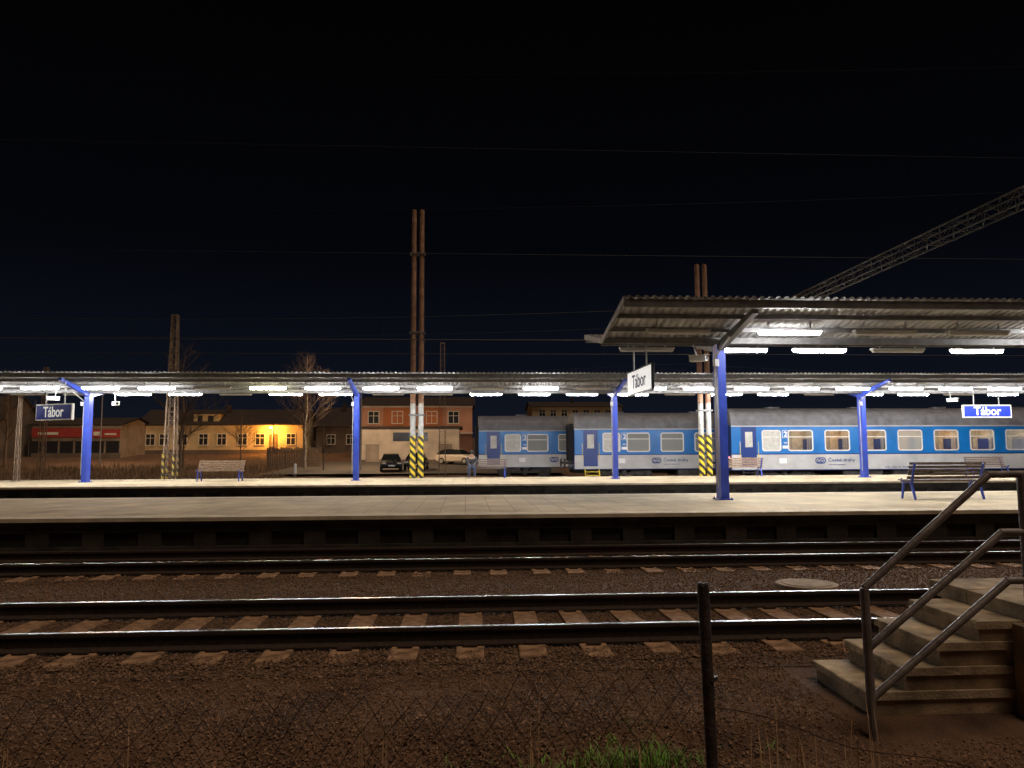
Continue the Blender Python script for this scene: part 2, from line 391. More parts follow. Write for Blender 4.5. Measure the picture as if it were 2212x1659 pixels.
cf = thing('wire_fence', 'sagging rusty chain link fence on dark steel posts', 'fence', (0, 3.55, -.4))
for px in (1.105, -3.25):
    m = MB(); m.tube((px+.03, 0, 0), (px-.005, 0, 1.405), .027, .027, 14); m.tube((px-.006, 0, 1.405), (px-.006, 0, 1.42), .029, .024, 14)
    m.tube((px+.02, -.001, .98), (px+.02, 0, 1.0), .031, .031, 12)
    m.obj('post', 'postp', parent=cf)
m = MB(); s = .11
def top(x): return 1.15-.20*math.sin(max(0, min(1, (x+3.2)/4.3))*math.pi)
ns = int(4.3/s)
for i in range(-22, ns+22):
    for d in (-1, 1):
        prev = None
        for k in range(0, 16):
            x = -3.2+i*s+d*k*s*.5; z = k*s*.72
            if x < -3.2 or x > 1.08 or z > top(x): prev = None; continue
            p = (x+.016*math.sin(z*9+x*5), .015*math.sin(x*3+z*4)+d*.002, z+.018*math.sin(x*6))
            if prev: m.tube(prev, p, .0017, .0017, 4, cap=False)
            prev = p
m.obj('wire_mesh', 'rust', parent=cf)
m = MB(); prev = None
for k in range(26):
    t = k/25; p = (1.13+t*3.2, .0, .86-.52*math.sin(t*1.7)+.02*math.sin(t*23))
    if prev: m.tube(prev, p, .0025, .0025, 5, cap=False)
    prev = p
m.obj('strand', 'rust', parent=cf)

mb = MB()
def blade(mb, x, y, z, h, w, lean, a):
    dx, dy = math.cos(a), math.sin(a); p = Vector((x, y, z)); nxv = Vector((-dy, dx, 0))*w
    q1 = p+Vector((dx*lean*.35, dy*lean*.35, h*.6)); q2 = p+Vector((dx*lean, dy*lean, h))
    mb.poly([p-nxv, p+nxv, q1+nxv*.7, q1-nxv*.7]); mb.poly([q1-nxv*.7, q1+nxv*.7, q2])
for cx, cy, n, hh in [(.45, 4.95, 18, .05), (.62, 4.87, 34, .07), (.74, 4.93, 40, .08), (.82, 5.02, 30, .06), (.92, 4.9, 60, .11), (1.05, 4.97, 44, .08), (1.15, 4.88, 100, .14), (1.22, 5.05, 34, .07), (1.33, 4.88, 60, .11), (1.5, 4.95, 24, .06), (-.1, 4.9, 12, .05), (2.0, 5.0, 14, .05), (.3, 5.05, 12, .04), (.95, 5.15, 14, .05), (1.1, 5.3, 8, .03)]:
    for i in range(n):
        x = random.gauss(cx, .06); y = random.gauss(cy, .05)
        blade(mb, x, y, gz(y), hh*random.uniform(.4, 1.3), .0034, random.uniform(.02, .11), random.random()*6.28)
stuff(mb.obj('grass', 'green'), 'small tufts of green grass growing in gravel', 'grass')
mb = MB()
for cx, n in ((-.60, 2), (-.5, 4), (.42, 4), (1.72, 4), (1.85, 3), (2.05, 4), (-1.9, 2), (2.3, 3), (2.45, 4), (-2.6, 2), (1.0, 2)):
    for i in range(n):
        x = cx+random.gauss(0, .035); y = random.uniform(4.5, 4.8); blade(mb, x, y, gz(y), random.uniform(.2, .60), .0040, random.uniform(.01, .10), random.choice((0, 3.14))+random.uniform(-.5, .5)+1.57)
for i in range(5500):
    y = random.uniform(4.5, 6.6); x = (random.random()*2-1)*(y*.75+.5)
    if x > 2.5 and y > 4.9: continue
    blade(mb, x, y, gz(y), random.uniform(.005, .03), .0016, random.uniform(.02, .07), random.random()*6.28)
stuff(mb.obj('dry_stalks', 'stalk'), 'thin dry weed stalks and grass in the gravel', 'weeds')

# ------------------------------------------------------------------ canopies
def canopy(y0, x0, x1, cols, label, sheet):
    T = thing('platform_canopy', label, 'canopy', (0, y0, .48))
    zc, zf, hw = 3.86, 4.36, 2.68
    m = MB(); n = int((x1-x0)/.18*6); xs = np.linspace(x0, x1, n+1)
    yy = (-hw, 0, hw)
    for tk in (0, .006):
        for x in xs:
            a = .026*max(-.8, min(.8, 1.3*math.sin(2*math.pi*x/.18)))
            for y in yy: m.v.append((x, y, (zf if y else zc)+.09+a+tk))
    N = n+1
    for tk in (0, 1):
        for i in range(n):
            for j in (0, 1):
                k = tk*N*3+i*3+j; m.f.append((k, k+3, k+4, k+1)); m.m.append(0)
    for i in range(n):
        for j in (0, 2):
            k = i*3+j; m.f.append((k, k+3, k+3+N*3, k+N*3)); m.m.append(0)
    m.obj('roof', sheet, parent=T)
    def zr(y): return zc+(zf-zc)*abs(y)/hw
    for y, h in ((-2.6, .17), (-1.75, .10), (-.9, .10), (-.18, .15), (.18, .15), (.9, .10), (1.75, .10), (2.6, .17)):
        m = MB(); z = zr(y)+.055
        m.box(x0+.02, x1, y-.035, y-.028, z-h, z); m.box(x0+.02, x1, y-.027, y+.035, z-.008, z); m.box(x0+.02, x1, y-.027, y+.035, z-h, z-h+.008)
        m.obj('purlin', 'steel', parent=T)
    m = MB(); m.box(x0, x0+.03, -.01, .01, zc-.05, zc+.05)
    for s in (-1, 1): m.beam((x0+.02, 0, zc+.03), (x0+.02, s*hw, zf+.03), .04, .14)
    m.obj('verge_trim', 'steel', parent=T)
    for c in cols:
        m = MB()
        m.box(c-.10, c+.10, -.19, -.175, 0, zc-.05); m.box(c-.10, c+.10, .175, .19, 0, zc-.05); m.box(c-.095, c-.06, -.175, .175, 0, zc-.05); m.box(c+.06, c+.095, -.175, .175, 0, zc-.05)
        m.box(c-.17, c+.17, -.26, .26, 0, .03)
        for a in (-.14, .14):
            for b in (-.22, .22): m.tube((c+a, b, .03), (c+a, b, .06), .015, .015, 6)
        m.obj('column', 'blue', parent=T, bevel=.004)
        m = MB()
        for s in (-1, 1):
            pr = [(s*.05, zc-.50), (s*.19, zc-.22), (s*2.45, zf-.22), (s*2.45, zf-.12), (s*.02, zc-.02)]
            m.prism(pr, c-.07, c+.07, lambda p, a: (a, p[0], p[1]))
        m.obj('arm', 'steel' if y0 < 20 else 'blue', parent=T, bevel=.004)
        m = MB(); m.tube((c-.15, -.12, .3), (c-.15, -.12, zc-.4), .02, .02, 8); m.tube((c-.15, -.12, zc-.4), (c-.15, -1.2, zc-.05), .02, .02, 8)
        m.box(c-.2, c-.1, -.3, -.14, zc-.62, zc-.45)
        m.obj('cable_conduit', 'galv', parent=T)
    return T
AY, BY = 18.45, 33.8
AC = [6.27, 17.67]; BC = [-27.55, -16.15, -4.75, 6.65, 18.05, 29.45]
canopy(AY, 3.34, 20, AC, 'corrugated butterfly platform canopy on blue steel column', 'sheetlight')
canopy(BY, -34, 33, BC, 'long corrugated platform canopy on a row of blue columns', 'sheet')

def fixture(kind):
    T = thing('fluorescent_lamp', {'lamp': 'glowing white fluorescent lamp hanging under the canopy', 'lampw': 'yellowish glowing fluorescent lamp hanging under the canopy', 'tube_off': 'unlit fluorescent lamp hanging under the canopy'}[kind], 'lamp', group='lamps under the platform canopies')
    m = MB(); m.prism([(-.10, 0), (.10, 0), (.07, .04), (-.07, .04)], -.74, .74, lambda p, a: (a, p[0], p[1]))
    for a in (-.5, .5): m.box(a-.015, a+.015, -.015, .015, .04, .22)
    m.obj('housing', 'white', parent=T)
    m = MB(); m.prism([(-.07, -.001), (-.064, -.04), (-.045, -.07), (-.015, -.083), (.015, -.083), (.045, -.07), (.064, -.04), (.07, -.001)], -.70, .70, lambda p, a: (a, p[0], p[1]))
    for s in (-1, 1): m.prism([(-.055, -.001), (-.05, -.035), (0, -.06), (.05, -.035), (.055, -.001)], s*.7005, s*.725, lambda p, a: (a, p[0], p[1]))
    m.obj('tube', kind, parent=T)
    return T
fx = {k: fixture(k) for k in ('lamp', 'lampw', 'tube_off')}; used = set()
def put_lamp(k, x, y, z=4.40):
    if k in used: dup(fx[k], (x, y, z))
    else: used.add(k); fx[k].location = (x, y, z)
for x, k in ((4.85, 'tube_off'), (7.45, 'lamp'), (9.72, 'tube_off'), (11.97, 'tube_off'), (14.2, 'lamp')): put_lamp(k, x, 17.0)
for x, k in ((4.85, 'tube_off'), (7.4, 'lamp'), (9.6, 'lamp'), (11.8, 'tube_off'), (14.05, 'lamp'), (16.3, 'lamp')): put_lamp(k, x, 20.05)
off = [1.2, 3.45, 5.7, 7.95, 10.2]
for c in BC[:5]:
    for o in off:
        x = round(c+o, 2)
        if x < -24 or x > 28: continue
        kf = 'lamp'
        if any(abs(x-q) < .2 for q in (-10.45, .95, 5.45)): kf = 'tube_off'
        if abs(x+8.2) < .2: kf = 'lampw'
        put_lamp(kf, x, 32.2)
        kb = 'lamp'
        if x < -15 or any(abs(x-q) < .2 for q in (-10.45, -3.55, -1.3, 10.1, 16.85, 23.75)): kb = 'tube_off'
        put_lamp(kb, x, 35.4)

# ------------------------------------------------------------------ station signs
def sign(loc, rot, w, h, face, letter, label, hang, tw=.56, th=.66, dp=.06):
    T = thing('station_sign', label, 'sign', loc, rot=rot)
    m = MB(); m.box(-w/2, w/2, -dp, dp, 0, h); m.obj('frame', 'frame' if face == 'signlit' else 'signwhite', parent=T, bevel=.01)
    m = MB(); m.box(-w/2+.045, w/2-.045, -dp-.006, -dp-.0005, .045, h-.045); m.obj('panel', face, parent=T)
    text('lettering', 'Tábor', w*tw, h*th, letter, T, (0, -dp-.006, h*.52), bold=.012)
    for s in (-1, 1):
        m = MB(); m.tube((s*w*.26, 0, h), (s*w*.26, 0, h+hang), .022, .022, 8); m.obj('hanger', 'galv', parent=T)
sign((4.66, 20.05, 3.20), -math.pi/2+.035, 2.45, .68, 'signlit', 'letterd', 'white illuminated hanging station name sign with dark lettering', .7, .58, .56, .04)
sign((23.85, 33.6, 3.16), 0, 2.3, .58, 'signblue', 'letterlit', 'blue hanging station name sign with white lettering', .9)
sign((-16.3, 31.4, 3.02), math.radians(-26), 2.05, .64, 'signblue', 'letterlit', 'blue hanging station name sign with white lettering', .9)

def cctv(loc, rot, label):
    T = thing('security_camera', label, 'camera', loc, group='security cameras under the canopies', rot=rot)
    m = MB(); m.box(-.09, .09, -.22, .2, -.07, .07); m.box(-.10, .10, -.27, .22, .072, .085); m.obj('housing', 'signwhite', parent=T, bevel=.01)
    m = MB(); m.tube((0, -.225, 0), (0, -.19, 0), .05, .05, 12); m.obj('lens', 'carglass', parent=T)
    m = MB(); m.tube((0, .05, .085), (0, .12, .42), .02, .02, 8); m.box(-.06, .06, .05, .18, .42, .44); m.obj('bracket', 'galv', parent=T)
cctv((5.70, 18.3, 3.92), .9, 'white security camera hanging from the canopy beam')
cctv((-17.2, 33.0, 4.0), -.6, 'white security camera hanging from the canopy beam')
cctv((-14.5, 32.6, 3.75), .7, 'white security camera hanging from the canopy beam')
cctv((22.1, 33.4, 3.95), .5, 'white security camera hanging from the canopy beam')

# ------------------------------------------------------------------ benches
def bench(loc, rot, w, wood, label):
    T = thing('park_bench', label, 'bench', loc, group='benches on the platforms', rot=rot)
    for s in (-1, 1):
        x = s*(w/2-.10); m = MB()
        m.beam((x, -.30, 0), (x, -.20, .42), .05, .04); m.beam((x, .26, 0), (x, .10, .42), .05, .04)
        m.beam((x, -.28, .42), (x, .18, .40), .05, .04); m.beam((x, .14, .40), (x, .30, .86), .05, .035)
        m.beam((x, -.28, .42), (x, -.30, .50), .05, .03)
        m.obj('leg', 'blue', parent=T, bevel=.006)
    m = MB()
    for i in range(6): y = -.26+i*.078; m.box(-w/2, w/2, y-.03, y+.03, .445-.003*i, .475-.003*i)
    m.obj('seat', wood, parent=T, bevel=.005)
    m = MB()
    for i in range(5):
        t = i/4; y = .14+t*.13; z = .52+t*.34
        m.beam((-w/2, y-.03, z), (w/2, y-.03, z), .028, .062)
    m.obj('backrest', wood, parent=T, bevel=.005)
bench((-10.6, 34.0, .48), 0, 1.95, 'wood', 'wooden slatted bench with blue steel legs on platform')
bench((1.0, 36.2, .48), 0, 1.9, 'woodshade', 'brown slatted bench with blue legs and a seated person')
bench((13.3, 36.2, .48), math.pi, 1.9, 'wood', 'wooden slatted bench with blue legs in front of coaches')
bench((24.4, 34.6, .48), 0, 1.9, 'woodshade', 'wooden slatted bench with blue steel legs on platform')
bench((11.55, 18.0, .48), math.pi, 1.9, 'woodshade', 'dark slatted bench with blue legs seen from behind')

# ------------------------------------------------------------------ person
def skin_obj(name, verts, edges, rad, m, parent):
    me = bpy.data.meshes.new(name); me.from_pydata(verts, edges, []); o = bpy.data.objects.new(name, me); COL.objects.link(o); o.parent = parent
    md = o.modifiers.new('skin', 'SKIN'); md.use_smooth_shade = True
    bpy.context.view_layer.update()
    if me.skin_vertices:
        for i, r in enumerate(rad): me.skin_vertices[0].data[i].radius = (r, r)
        me.skin_vertices[0].data[0].use_root = True
    s = o.modifiers.new('sub', 'SUBSURF'); s.levels = 1; s.render_levels = 1
    me.materials.append(M[m]); return o
P = thing('person', 'person in dark jacket and jeans sitting on bench', 'person', (.30, 36.12, .45))
v = [(0, .05, .56), (0, .08, .80), (0, .05, .98), (0, .0, 1.06), (0, -.03, 1.12), (0, -.07, 1.21),
     (-.18, .05, .96), (-.23, -.04, .75), (-.10, -.24, .66), (.18, .05, .96), (.23, -.04, .75), (.10, -.24, .66),
     (-.1, .02, .54), (-.13, -.40, .53), (-.13, -.44, .08), (-.14, -.58, .05), (.1, .02, .54), (.13, -.40, .53), (.13, -.40, .08), (.14, -.54, .05)]
e = [(0, 1), (1, 2), (2, 3), (3, 4), (4, 5), (2, 6), (6, 7), (7, 8), (2, 9), (9, 10), (10, 11), (0, 12), (12, 13), (13, 14), (14, 15), (0, 16), (16, 17), (17, 18), (18, 19)]
r = [.14, .14, .13, .055, .085, .09, .06, .045, .035, .06, .045, .035, .085, .062, .045, .035, .085, .062, .045, .035]
skin_obj('body', v, e, r, 'skin', P)
ji = [0, 1, 2, 6, 7, 8, 9, 10, 11]; mp = {a: i for i, a in enumerate(ji)}
jv = [v[i] if i not in (8, 11) else tuple(Vector(v[i])*.85+Vector(v[i-1])*.15) for i in ji]
skin_obj('jacket', jv, [(mp[a], mp[b]) for a, b in e if a in mp and b in mp], [r[i]+.022 for i in ji], 'jacket', P)
ti = [0, 12, 13, 14, 16, 17, 18]; mp = {a: i for i, a in enumerate(ti)}
skin_obj('trousers', [v[i] for i in ti], [(mp[a], mp[b]) for a, b in e if a in mp and b in mp], [r[i]+.018 for i in ti], 'jeans', P)
m = MB(); m.tube((0, -.04, 1.18), (0, -.05, 1.29), .105, .11, 12); m.tube((0, -.05, 1.29), (0, -.05, 1.34), .11, .05, 12); m.obj('hair', 'hair', parent=P, smooth=True)

# ------------------------------------------------------------------ coaches
def rrect(cx, cz, w, h, r, n=5):
    pts = []
    for sx, sz, a0 in ((1, 1, 0), (-1, 1, 90), (-1, -1, 180), (1, -1, 270)):
        for i in range(n+1):
            a = math.radians(a0+90*i/n); pts.append((cx+sx*(w/2-r)+r*abs(math.cos(a))*sx, cz+sz*(h/2-r)+r*abs(math.sin(a))*sz))
    return pts
def ring(m, cx, cz, w, h, r, t, y, dep, mi=0):
    a = rrect(cx, cz, w, h, r); b = rrect(cx, cz, w-2*t, h-2*t, max(.01, r-t)); n = len(a)
    for i in range(n):
        j = (i+1) % n
        m.poly([(a[i][0], y, a[i][1]), (a[j][0], y, a[j][1]), (b[j][0], y, b[j][1]), (b[i][0], y, b[i][1])], mi)
        m.poly([(b[i][0], y, b[i][1]), (b[j][0], y, b[j][1]), (b[j][0], y+dep, b[j][1]), (b[i][0], y+dep, b[i][1])], mi)
        m.poly([(a[i][0], y, a[i][1]), (a[j][0], y, a[j][1]), (a[j][0], y+dep, a[j][1]), (a[i][0], y+dep, a[i][1])], mi)
LEN = 24.5; HW = 1.41
WX = [(2.2, 1.0)]+[(3.8+2.04*k, 1.34) for k in range(9)]+[(22.25, .8)]
WZ0, WZ1 = 1.71, 2.79
def coach():
    T = thing('passenger_coach', 'blue and white railway passenger coach with warm lit compartments', 'train coach', group='blue and white coaches on the station tracks')
    m = MB()
    def seg(x0, x1, z0, z1, mi):
        for y in (-HW, HW): m.poly([(x0, y, z0), (x1, y, z0), (x1, y, z1), (x0, y, z1)] if y < 0 else [(x1, y, z0), (x0, y, z0), (x0, y, z1), (x1, y, z1)], mi)
    seg(0, LEN, .70, 1.50, 0); seg(0, LEN, 1.50, 1.56, 2); seg(0, LEN, 1.56, WZ0, 1); seg(0, LEN, WZ1, 3.0, 1); seg(0, LEN, 3.0, 3.08, 0)
    x = 0
    for cx, w in WX: seg(x, cx-w/2+.03, WZ0, WZ1, 1); x = cx+w/2-.03
    seg(x, LEN, WZ0, WZ1, 1)
    for x in (0, LEN):
        m.poly([(x, -HW, .7), (x, HW, .7), (x, HW, 3.08), (x, -HW, 3.08)], 2)
    m.box(0, LEN, -HW+.02, HW-.02, .66, .72, 2)
    m.obj('body', ['cwhite', 'cblue', 'cnavy'], parent=T)
    m = MB(); pr = []
    for i in range(17):
        a = math.pi*i/16; cs = math.cos(a); sn = math.sin(a)
        pr.append((math.copysign(abs(cs)**.72, cs)*(HW+.005), 3.08+.97*sn**.8))
    m.prism(pr, -.0, LEN, lambda p, a: (a, p[0], p[1]), 0)
    for k in range(5):
        x = 2.5+k*4.8; m.box(x, x+.7, -.25, .25, 4.0, 4.13, 0)
    for k in range(1, 12):
        x = k*LEN/12
        for q in range(2, 14):
            a, b = pr[q], pr[q+1]; m.beam((x, a[0], a[1]+.004), (x, b[0], b[1]+.004), .03, .02)
    for s in (-1, 1): m.box(.05, LEN-.05, s*HW-.02, s*HW+.02, 3.06, 3.10)
    m.obj('roof', 'croof', parent=T)
    m = MB(); m.box(.2, LEN-.2, -HW+.05, .5, 1.1, 1.15, 0); m.box(.2, LEN-.2, .25, .3, 1.15, 2.95, 0)
    m.box(.2, LEN-.2, -HW+.05, .5, 2.95, 3.0, 1)
    for k in range(10):
        x = 2.78+2.04*k; m.box(x-.02, x+.02, -HW+.05, .25, 1.15, 2.95, 0)
        for s in (-1, 1):
            m.box(min(x+s*.03, x+s*.16), max(x+s*.03, x+s*.16), -HW+.12, .2, 1.5, 2.35, 2)
            m.box(min(x+s*.03, x+s*.5), max(x+s*.03, x+s*.5), -HW+.12, .2, 1.4, 1.55, 2)
    m.obj('interior', ['inner', 'blind', 'cnavy'], parent=T)
    for i, (cx, w) in enumerate(WX):
        W = bpy.data.objects.new('window', None); COL.objects.link(W); W.parent = T; W.location = (cx, -HW, 0)
        h = WZ1-WZ0; m = MB(); ring(m, 0, (WZ0+WZ1)/2, w+.06, h+.06, .14, .065, -.018, .05)
        m.box(-w/2+.05, w/2-.05, -.014, .02, WZ0+h*.66, WZ0+h*.66+.045); m.obj('frame', 'calu', parent=W)
        m = MB(); m.poly([(-w/2+.02, .015, WZ0+.02), (w/2-.02, .015, WZ0+.02), (w/2-.02, .015, WZ1-.02), (-w/2+.02, .015, WZ1-.02)])
        m.obj('pane', 'blind' if i in (0, 10) else ('glasspale' if i in (4, 7) else 'glass'), parent=W)
        if 0 < i < 10:
            m = MB()
            for s in (-1, 1):
                for k in range(4+(i*7 % 3)):
                    x = s*(w/2-.06-k*.05); m.beam((x, .09+.015*(k % 2), WZ0+.04), (x+s*random.uniform(0, .02), .09+.015*(k % 2), WZ1-.02), .052, .006)
            m.obj('curtain', 'curtain', parent=W)
    for dx in (.95, LEN-.95):
        D = bpy.data.objects.new('door', None); COL.objects.link(D); D.parent = T; D.location = (dx, -HW, 0)
        m = MB(); m.box(-.42, .42, -.012, .02, .85, 2.98); m.box(-.36, .36, -.02, -.013, .92, 1.75); m.obj('leaf', 'cnavy', parent=D, bevel=.004)
        m = MB(); m.box(-.2, .2, -.03, -.0205, 1.9, 2.72); m.obj('pane', 'blind', parent=D, bevel=.004)
        m = MB()
        for s in (-1, 1): m.tube((s*.5, -.06, 1.25), (s*.5, -.06, 2.2), .016, .016, 6)
        m.obj('handle', 'yellow', parent=D)
        m = MB()
        for z in (.30, .52): m.box(-.35, .35, -.12, .1, z, z+.03)
        m.box(-.37, -.34, -.1, .1, .25, .72); m.box(.34, .37, -.1, .1, .25, .72); m.obj('step', 'cunder', parent=D)
    for bx in (3.0, LEN-3.0):
        B = bpy.data.objects.new('bogie', None); COL.objects.link(B); B.parent = T; B.location = (bx, 0, 0)
        for s in (-1, 1):
            m = MB(); y = s*1.0
            m.prism([(-1.8, .42), (-1.5, .62), (-.5, .62), (-.3, .45), (.3, .45), (.5, .62), (1.5, .62), (1.8, .42), (1.55, .32), (-1.55, .32)], y-.06, y+.06, lambda p, a: (p[0], a, p[1]))
            for ax in (-1.28, 1.28):
                m.tube((ax, y-.12, .46), (ax, y+.12, .46), .13, .13, 12)
                for q in (-.28, .28): m.tube((ax+q, y, .30), (ax+q, y, .62), .08, .08, 10)
            m.tube((0, y, .2), (0, y, .66), .16, .16, 12)
            m.obj('frame', 'cunder', parent=B)
        for ax in (-1.28, 1.28):
            m = MB()
            for s in (-1, 1): m.tube((ax, s*.72-.06, .46), (ax, s*.72+.06, .46), .46, .46, 24)
            m.tube((ax, -.7, .46), (ax, .7, .46), .08, .08, 10); m.obj('wheel', 'cunder', parent=B)
    m = MB()
    for a, b, z in ((6.2, 8.4, .28), (9.0, 10.4, .35), (11.2, 14.4, .25), (15.2, 16.6, .38), (17.0, 18.6, .3)): m.box(a, b, -1.25, 1.25, z, .66)
    m.tube((8.6, -1.0, .5), (17.5, -1.0, .5), .05, .05, 8); m.obj('underfloor_equipment', 'cunder', parent=T, bevel=.02)
    m = MB()
    for x, s in ((0, -1), (LEN, 1)):
        for y in (-.875, .875):
            m.tube((x, y, 1.05), (x+s*.5, y, 1.05), .07, .07, 10); m.tube((x+s*.5, y, 1.05), (x+s*.56, y, 1.05), .24, .24, 16)
    m.obj('buffer', 'cunder', parent=T)
    for x, s in ((0, -1), (LEN, 1)):
        m = MB()
        for k in range(4):
            a, b = sorted((x+s*(.0+k*.06), x+s*(.045+k*.06)))
            for y0, y1, z0, z1 in ((-.68, -.5, 1.15, 3.2), (.5, .68, 1.15, 3.2), (-.68, .68, 3.2, 3.38)): m.box(a, b, y0, y1, z0, z1)
        m.obj('gangway', 'rubber', parent=T)
    y = -HW-.004
    m = MB(); ring(m, 4.87, 1.17, .58, .34, .16, .055, y-.006, .004); m.obj('emblem', 'cnavy', parent=T)
    text('lettering', 'ČD', .38, .26, 'cnavy', T, (4.87, y, 1.185), bold=.04, shear=.25)
    text('lettering', 'České dráhy', 1.5, .27, 'cnavy', T, (6.05, y, 1.20), bold=.01)
    text('lettering', 'Národní dopravce', .95, .085, 'cnavy', T, (5.78, y, .94))
    text('lettering', 'CZ - ČD 51 54 20 - 41 893 - 8', 2.3, .11, 'cnavy', T, (9.6, y, .82), bold=.01)
    text('lettering', '2', .19, .29, 'letterw', T, (2.98, y, 2.6), bold=.03)
    text('lettering', 'WC', .22, .12, 'letterw', T, (2.98, y, 2.12))
    m = MB(); ring(m, 2.98, 2.6, .36, .42, .03, .02, y-.003, .002); m.obj('marking', 'letterw', parent=T)
    m = MB(); m.box(2.8, 3.16, y-.003, y, 1.82, 1.98); m.obj('marking', 'letterw', parent=T)
    m = MB(); m.box(2.6, 3.0, y-.003, y, 1.02, 1.3); m.obj('notice', 'letterw', parent=T)
    for k, kd in ((0, 'inlampdim'), (1, 'inlamp'), (2, 'inlampdim'), (3, 'inlamp'), (4, 'inlamp'), (5, 'inlampdim'), (6, 'inlampdim'), (7, 'inlamp')):
        cx = 3.8+2.04*k; m = MB(); m.box(cx-.5, cx+.5, -.8, -.4, 2.90, 2.945); m.obj('ceiling_lamp', kd, parent=T)
    m = MB(); m.tube((-.03, -1.1, 1.35), (-.06, -1.1, 1.35), .06, .05, 12)
    m.obj('tail_lamp', 'taillamp', parent=T)
    return T
c3 = coach(); c3.location = (14.24, 41.7, 0)
c2 = dup(c3, (6.41, 46.2, 0), skip=('ceiling_lamp', 'tail_lamp'), label='blue and white railway passenger coach with dark windows and yellow steps')
c1 = dup(c3, (.86, 50.8, .05), skip=('ceiling_lamp', 'tail_lamp'), label='blue and white railway passenger coach with dark windows parked at rear')
for C in (c2, c1):
    for W in C.children:
        if W.name.startswith('window'):
            for q in W.children:
                if q.name.startswith('pane') and q.data.materials[0].name == 'coach_glass':
                    q.material_slots[0].link = 'OBJECT'; q.material_slots[0].material = M['glasspale']
m = MB()
for i in range(4): m.box(-.42, .42, -.5+i*.12, -.36+i*.12, .1+i*.2, .14+i*.2)
for s in (-1, 1):
    m.beam((s*.42, -.5, .0), (s*.42, 0, .85), .04, .05); m.beam((s*.42, -.1, 0), (s*.42, 0, .8), .04, .04)
tag(m.obj('step_ladder', 'yellow', loc=(7.4, 44.6, -.19)), 'yellow metal step ladder standing at the coach door', 'ladder')

# ------------------------------------------------------------------ masts & wires
def twin(loc, h, hz, label):
    T = thing('catenary_mast', label, 'mast', loc, group='twin tube masts on the platform')
    for x in (-.19, .19):
        m = MB(); m.tube((x, 0, 0), (x, 0, 3.55), .135, .13, 20, 1); m.tube((x, 0, 3.55), (x, 0, h), .13, .115, 20, 0); m.tube((x, 0, h), (x, 0, h+.05), .12, .03, 20, 0)
        m.obj('pole', ['brown', 'galv'], parent=T)
        m = MB(); m.tube((x, 0, .0), (x, 0, 2.0), .141, .141, 20, 0)
        m.obj('hazard_marking', ['haz'], parent=T)
    for z in hz:
        m = MB(); m.box(-.38, .38, -.15, .15, z-.04, z+.04); m.box(-.03, .03, -.16, .16, z-.07, z+.07); m.obj('clamp', 'steel', parent=T, bevel=.01)
    return T
twin((-2.33, 36.95, .48), 13.1, (10.9, 7.0, 3.0), 'tall brown twin tube mast with yellow black striped base')
twin((11.75, 36.95, .48), 10.5, (8.2, 6.4, 3.2), 'brown twin tube mast with striped base carrying lattice gantry')

def truss(mb, p0, p1, w0, w1, r, n, rd=None):
    p0 = Vector(p0); p1 = Vector(p1); d = (p1-p0).normalized(); up = Vector((0, 0, 1)) if abs(d.z) < .9 else Vector((0, 1, 0))
    e = d.cross(up).normalized(); g = e.cross(d); rd = rd or r*.7
    C = lambda t, a, b: p0.lerp(p1, t)+(e*a+g*b)*(w0+(w1-w0)*t)/2
    cs = [(-1, -1), (1, -1), (1, 1), (-1, 1)]
    for a, b in cs: mb.beam(C(0, a, b), C(1, a, b), r, r)
    for i in range(n):
        t0, t1 = i/n, (i+1)/n
        for k in range(4):
            a, b = cs[k], cs[(k+1) % 4]
            if i % 2: a, b = b, a
            mb.beam(C(t0, *a), C(t1, *b), rd, rd*.5)
            mb.beam(C(t1, *cs[k]), C(t1, *cs[(k+1) % 4]), rd, rd*.5)
T = thing('catenary_gantry', 'grey steel lattice gantry beam spanning above the tracks', 'gantry', (11.75, 36.6, 6.95))
m = MB(); truss(m, (0, .3, 0), (0, -26.5, 0), .33, .33, .034, 50, .017); m.obj('beam', 'gantry', parent=T)
m = MB()
for y in (-9.5,): m.tube((0, y, -.25), (0, y, -1.3), .03, .03, 8)
m.obj('hanger', 'gantry', parent=T)
for s in (-.19, .19):
    m = MB(); m.tube((s, -26.3, -7.2), (s, -26.3, 1.2), .13, .115, 16); m.obj('pole', 'brown', parent=T)
def lmast(loc, h, w0, w1, r, label, haz=True):
    T = thing('lattice_mast', label, 'mast', loc)
    m = MB(); truss(m, (0, 0, 0), (0, 0, h), w0, w1, r, int(h/.42), r*.5); m.box(-w1*.6, w1*.6, -w1*.6, w1*.6, h, h+.06); m.obj('lattice', 'lattice', parent=T)
    if haz:
        w = w0/2
        for a in (-1, 1):
            m = MB()
            for b in (-1, 1): m.box(a*w-.045-.02*a, a*w+.045-.02*a, b*w-.05, b*w+.05, .3, 1.9)
            m.obj('hazard_marking', 'hazdull', parent=T)
lmast((-14.6, 39.0, -.2), 8.8, .54, .24, .06, 'tapering rusty lattice mast with yellow black striped base')
lmast((-1.8, 60.0, -.1), 10.4, .5, .3, .05, 'slender rusty lattice mast beside the parked cars', False)
lmast((-20.0, 35.6, .48), 3.9, .17, .10, .03, 'short rusty lattice post on the platform end', False)
lmast((-33, 62.0, -.1), 8.6, .4, .25, .05, 'slender dark lattice mast among dry vegetation', False)

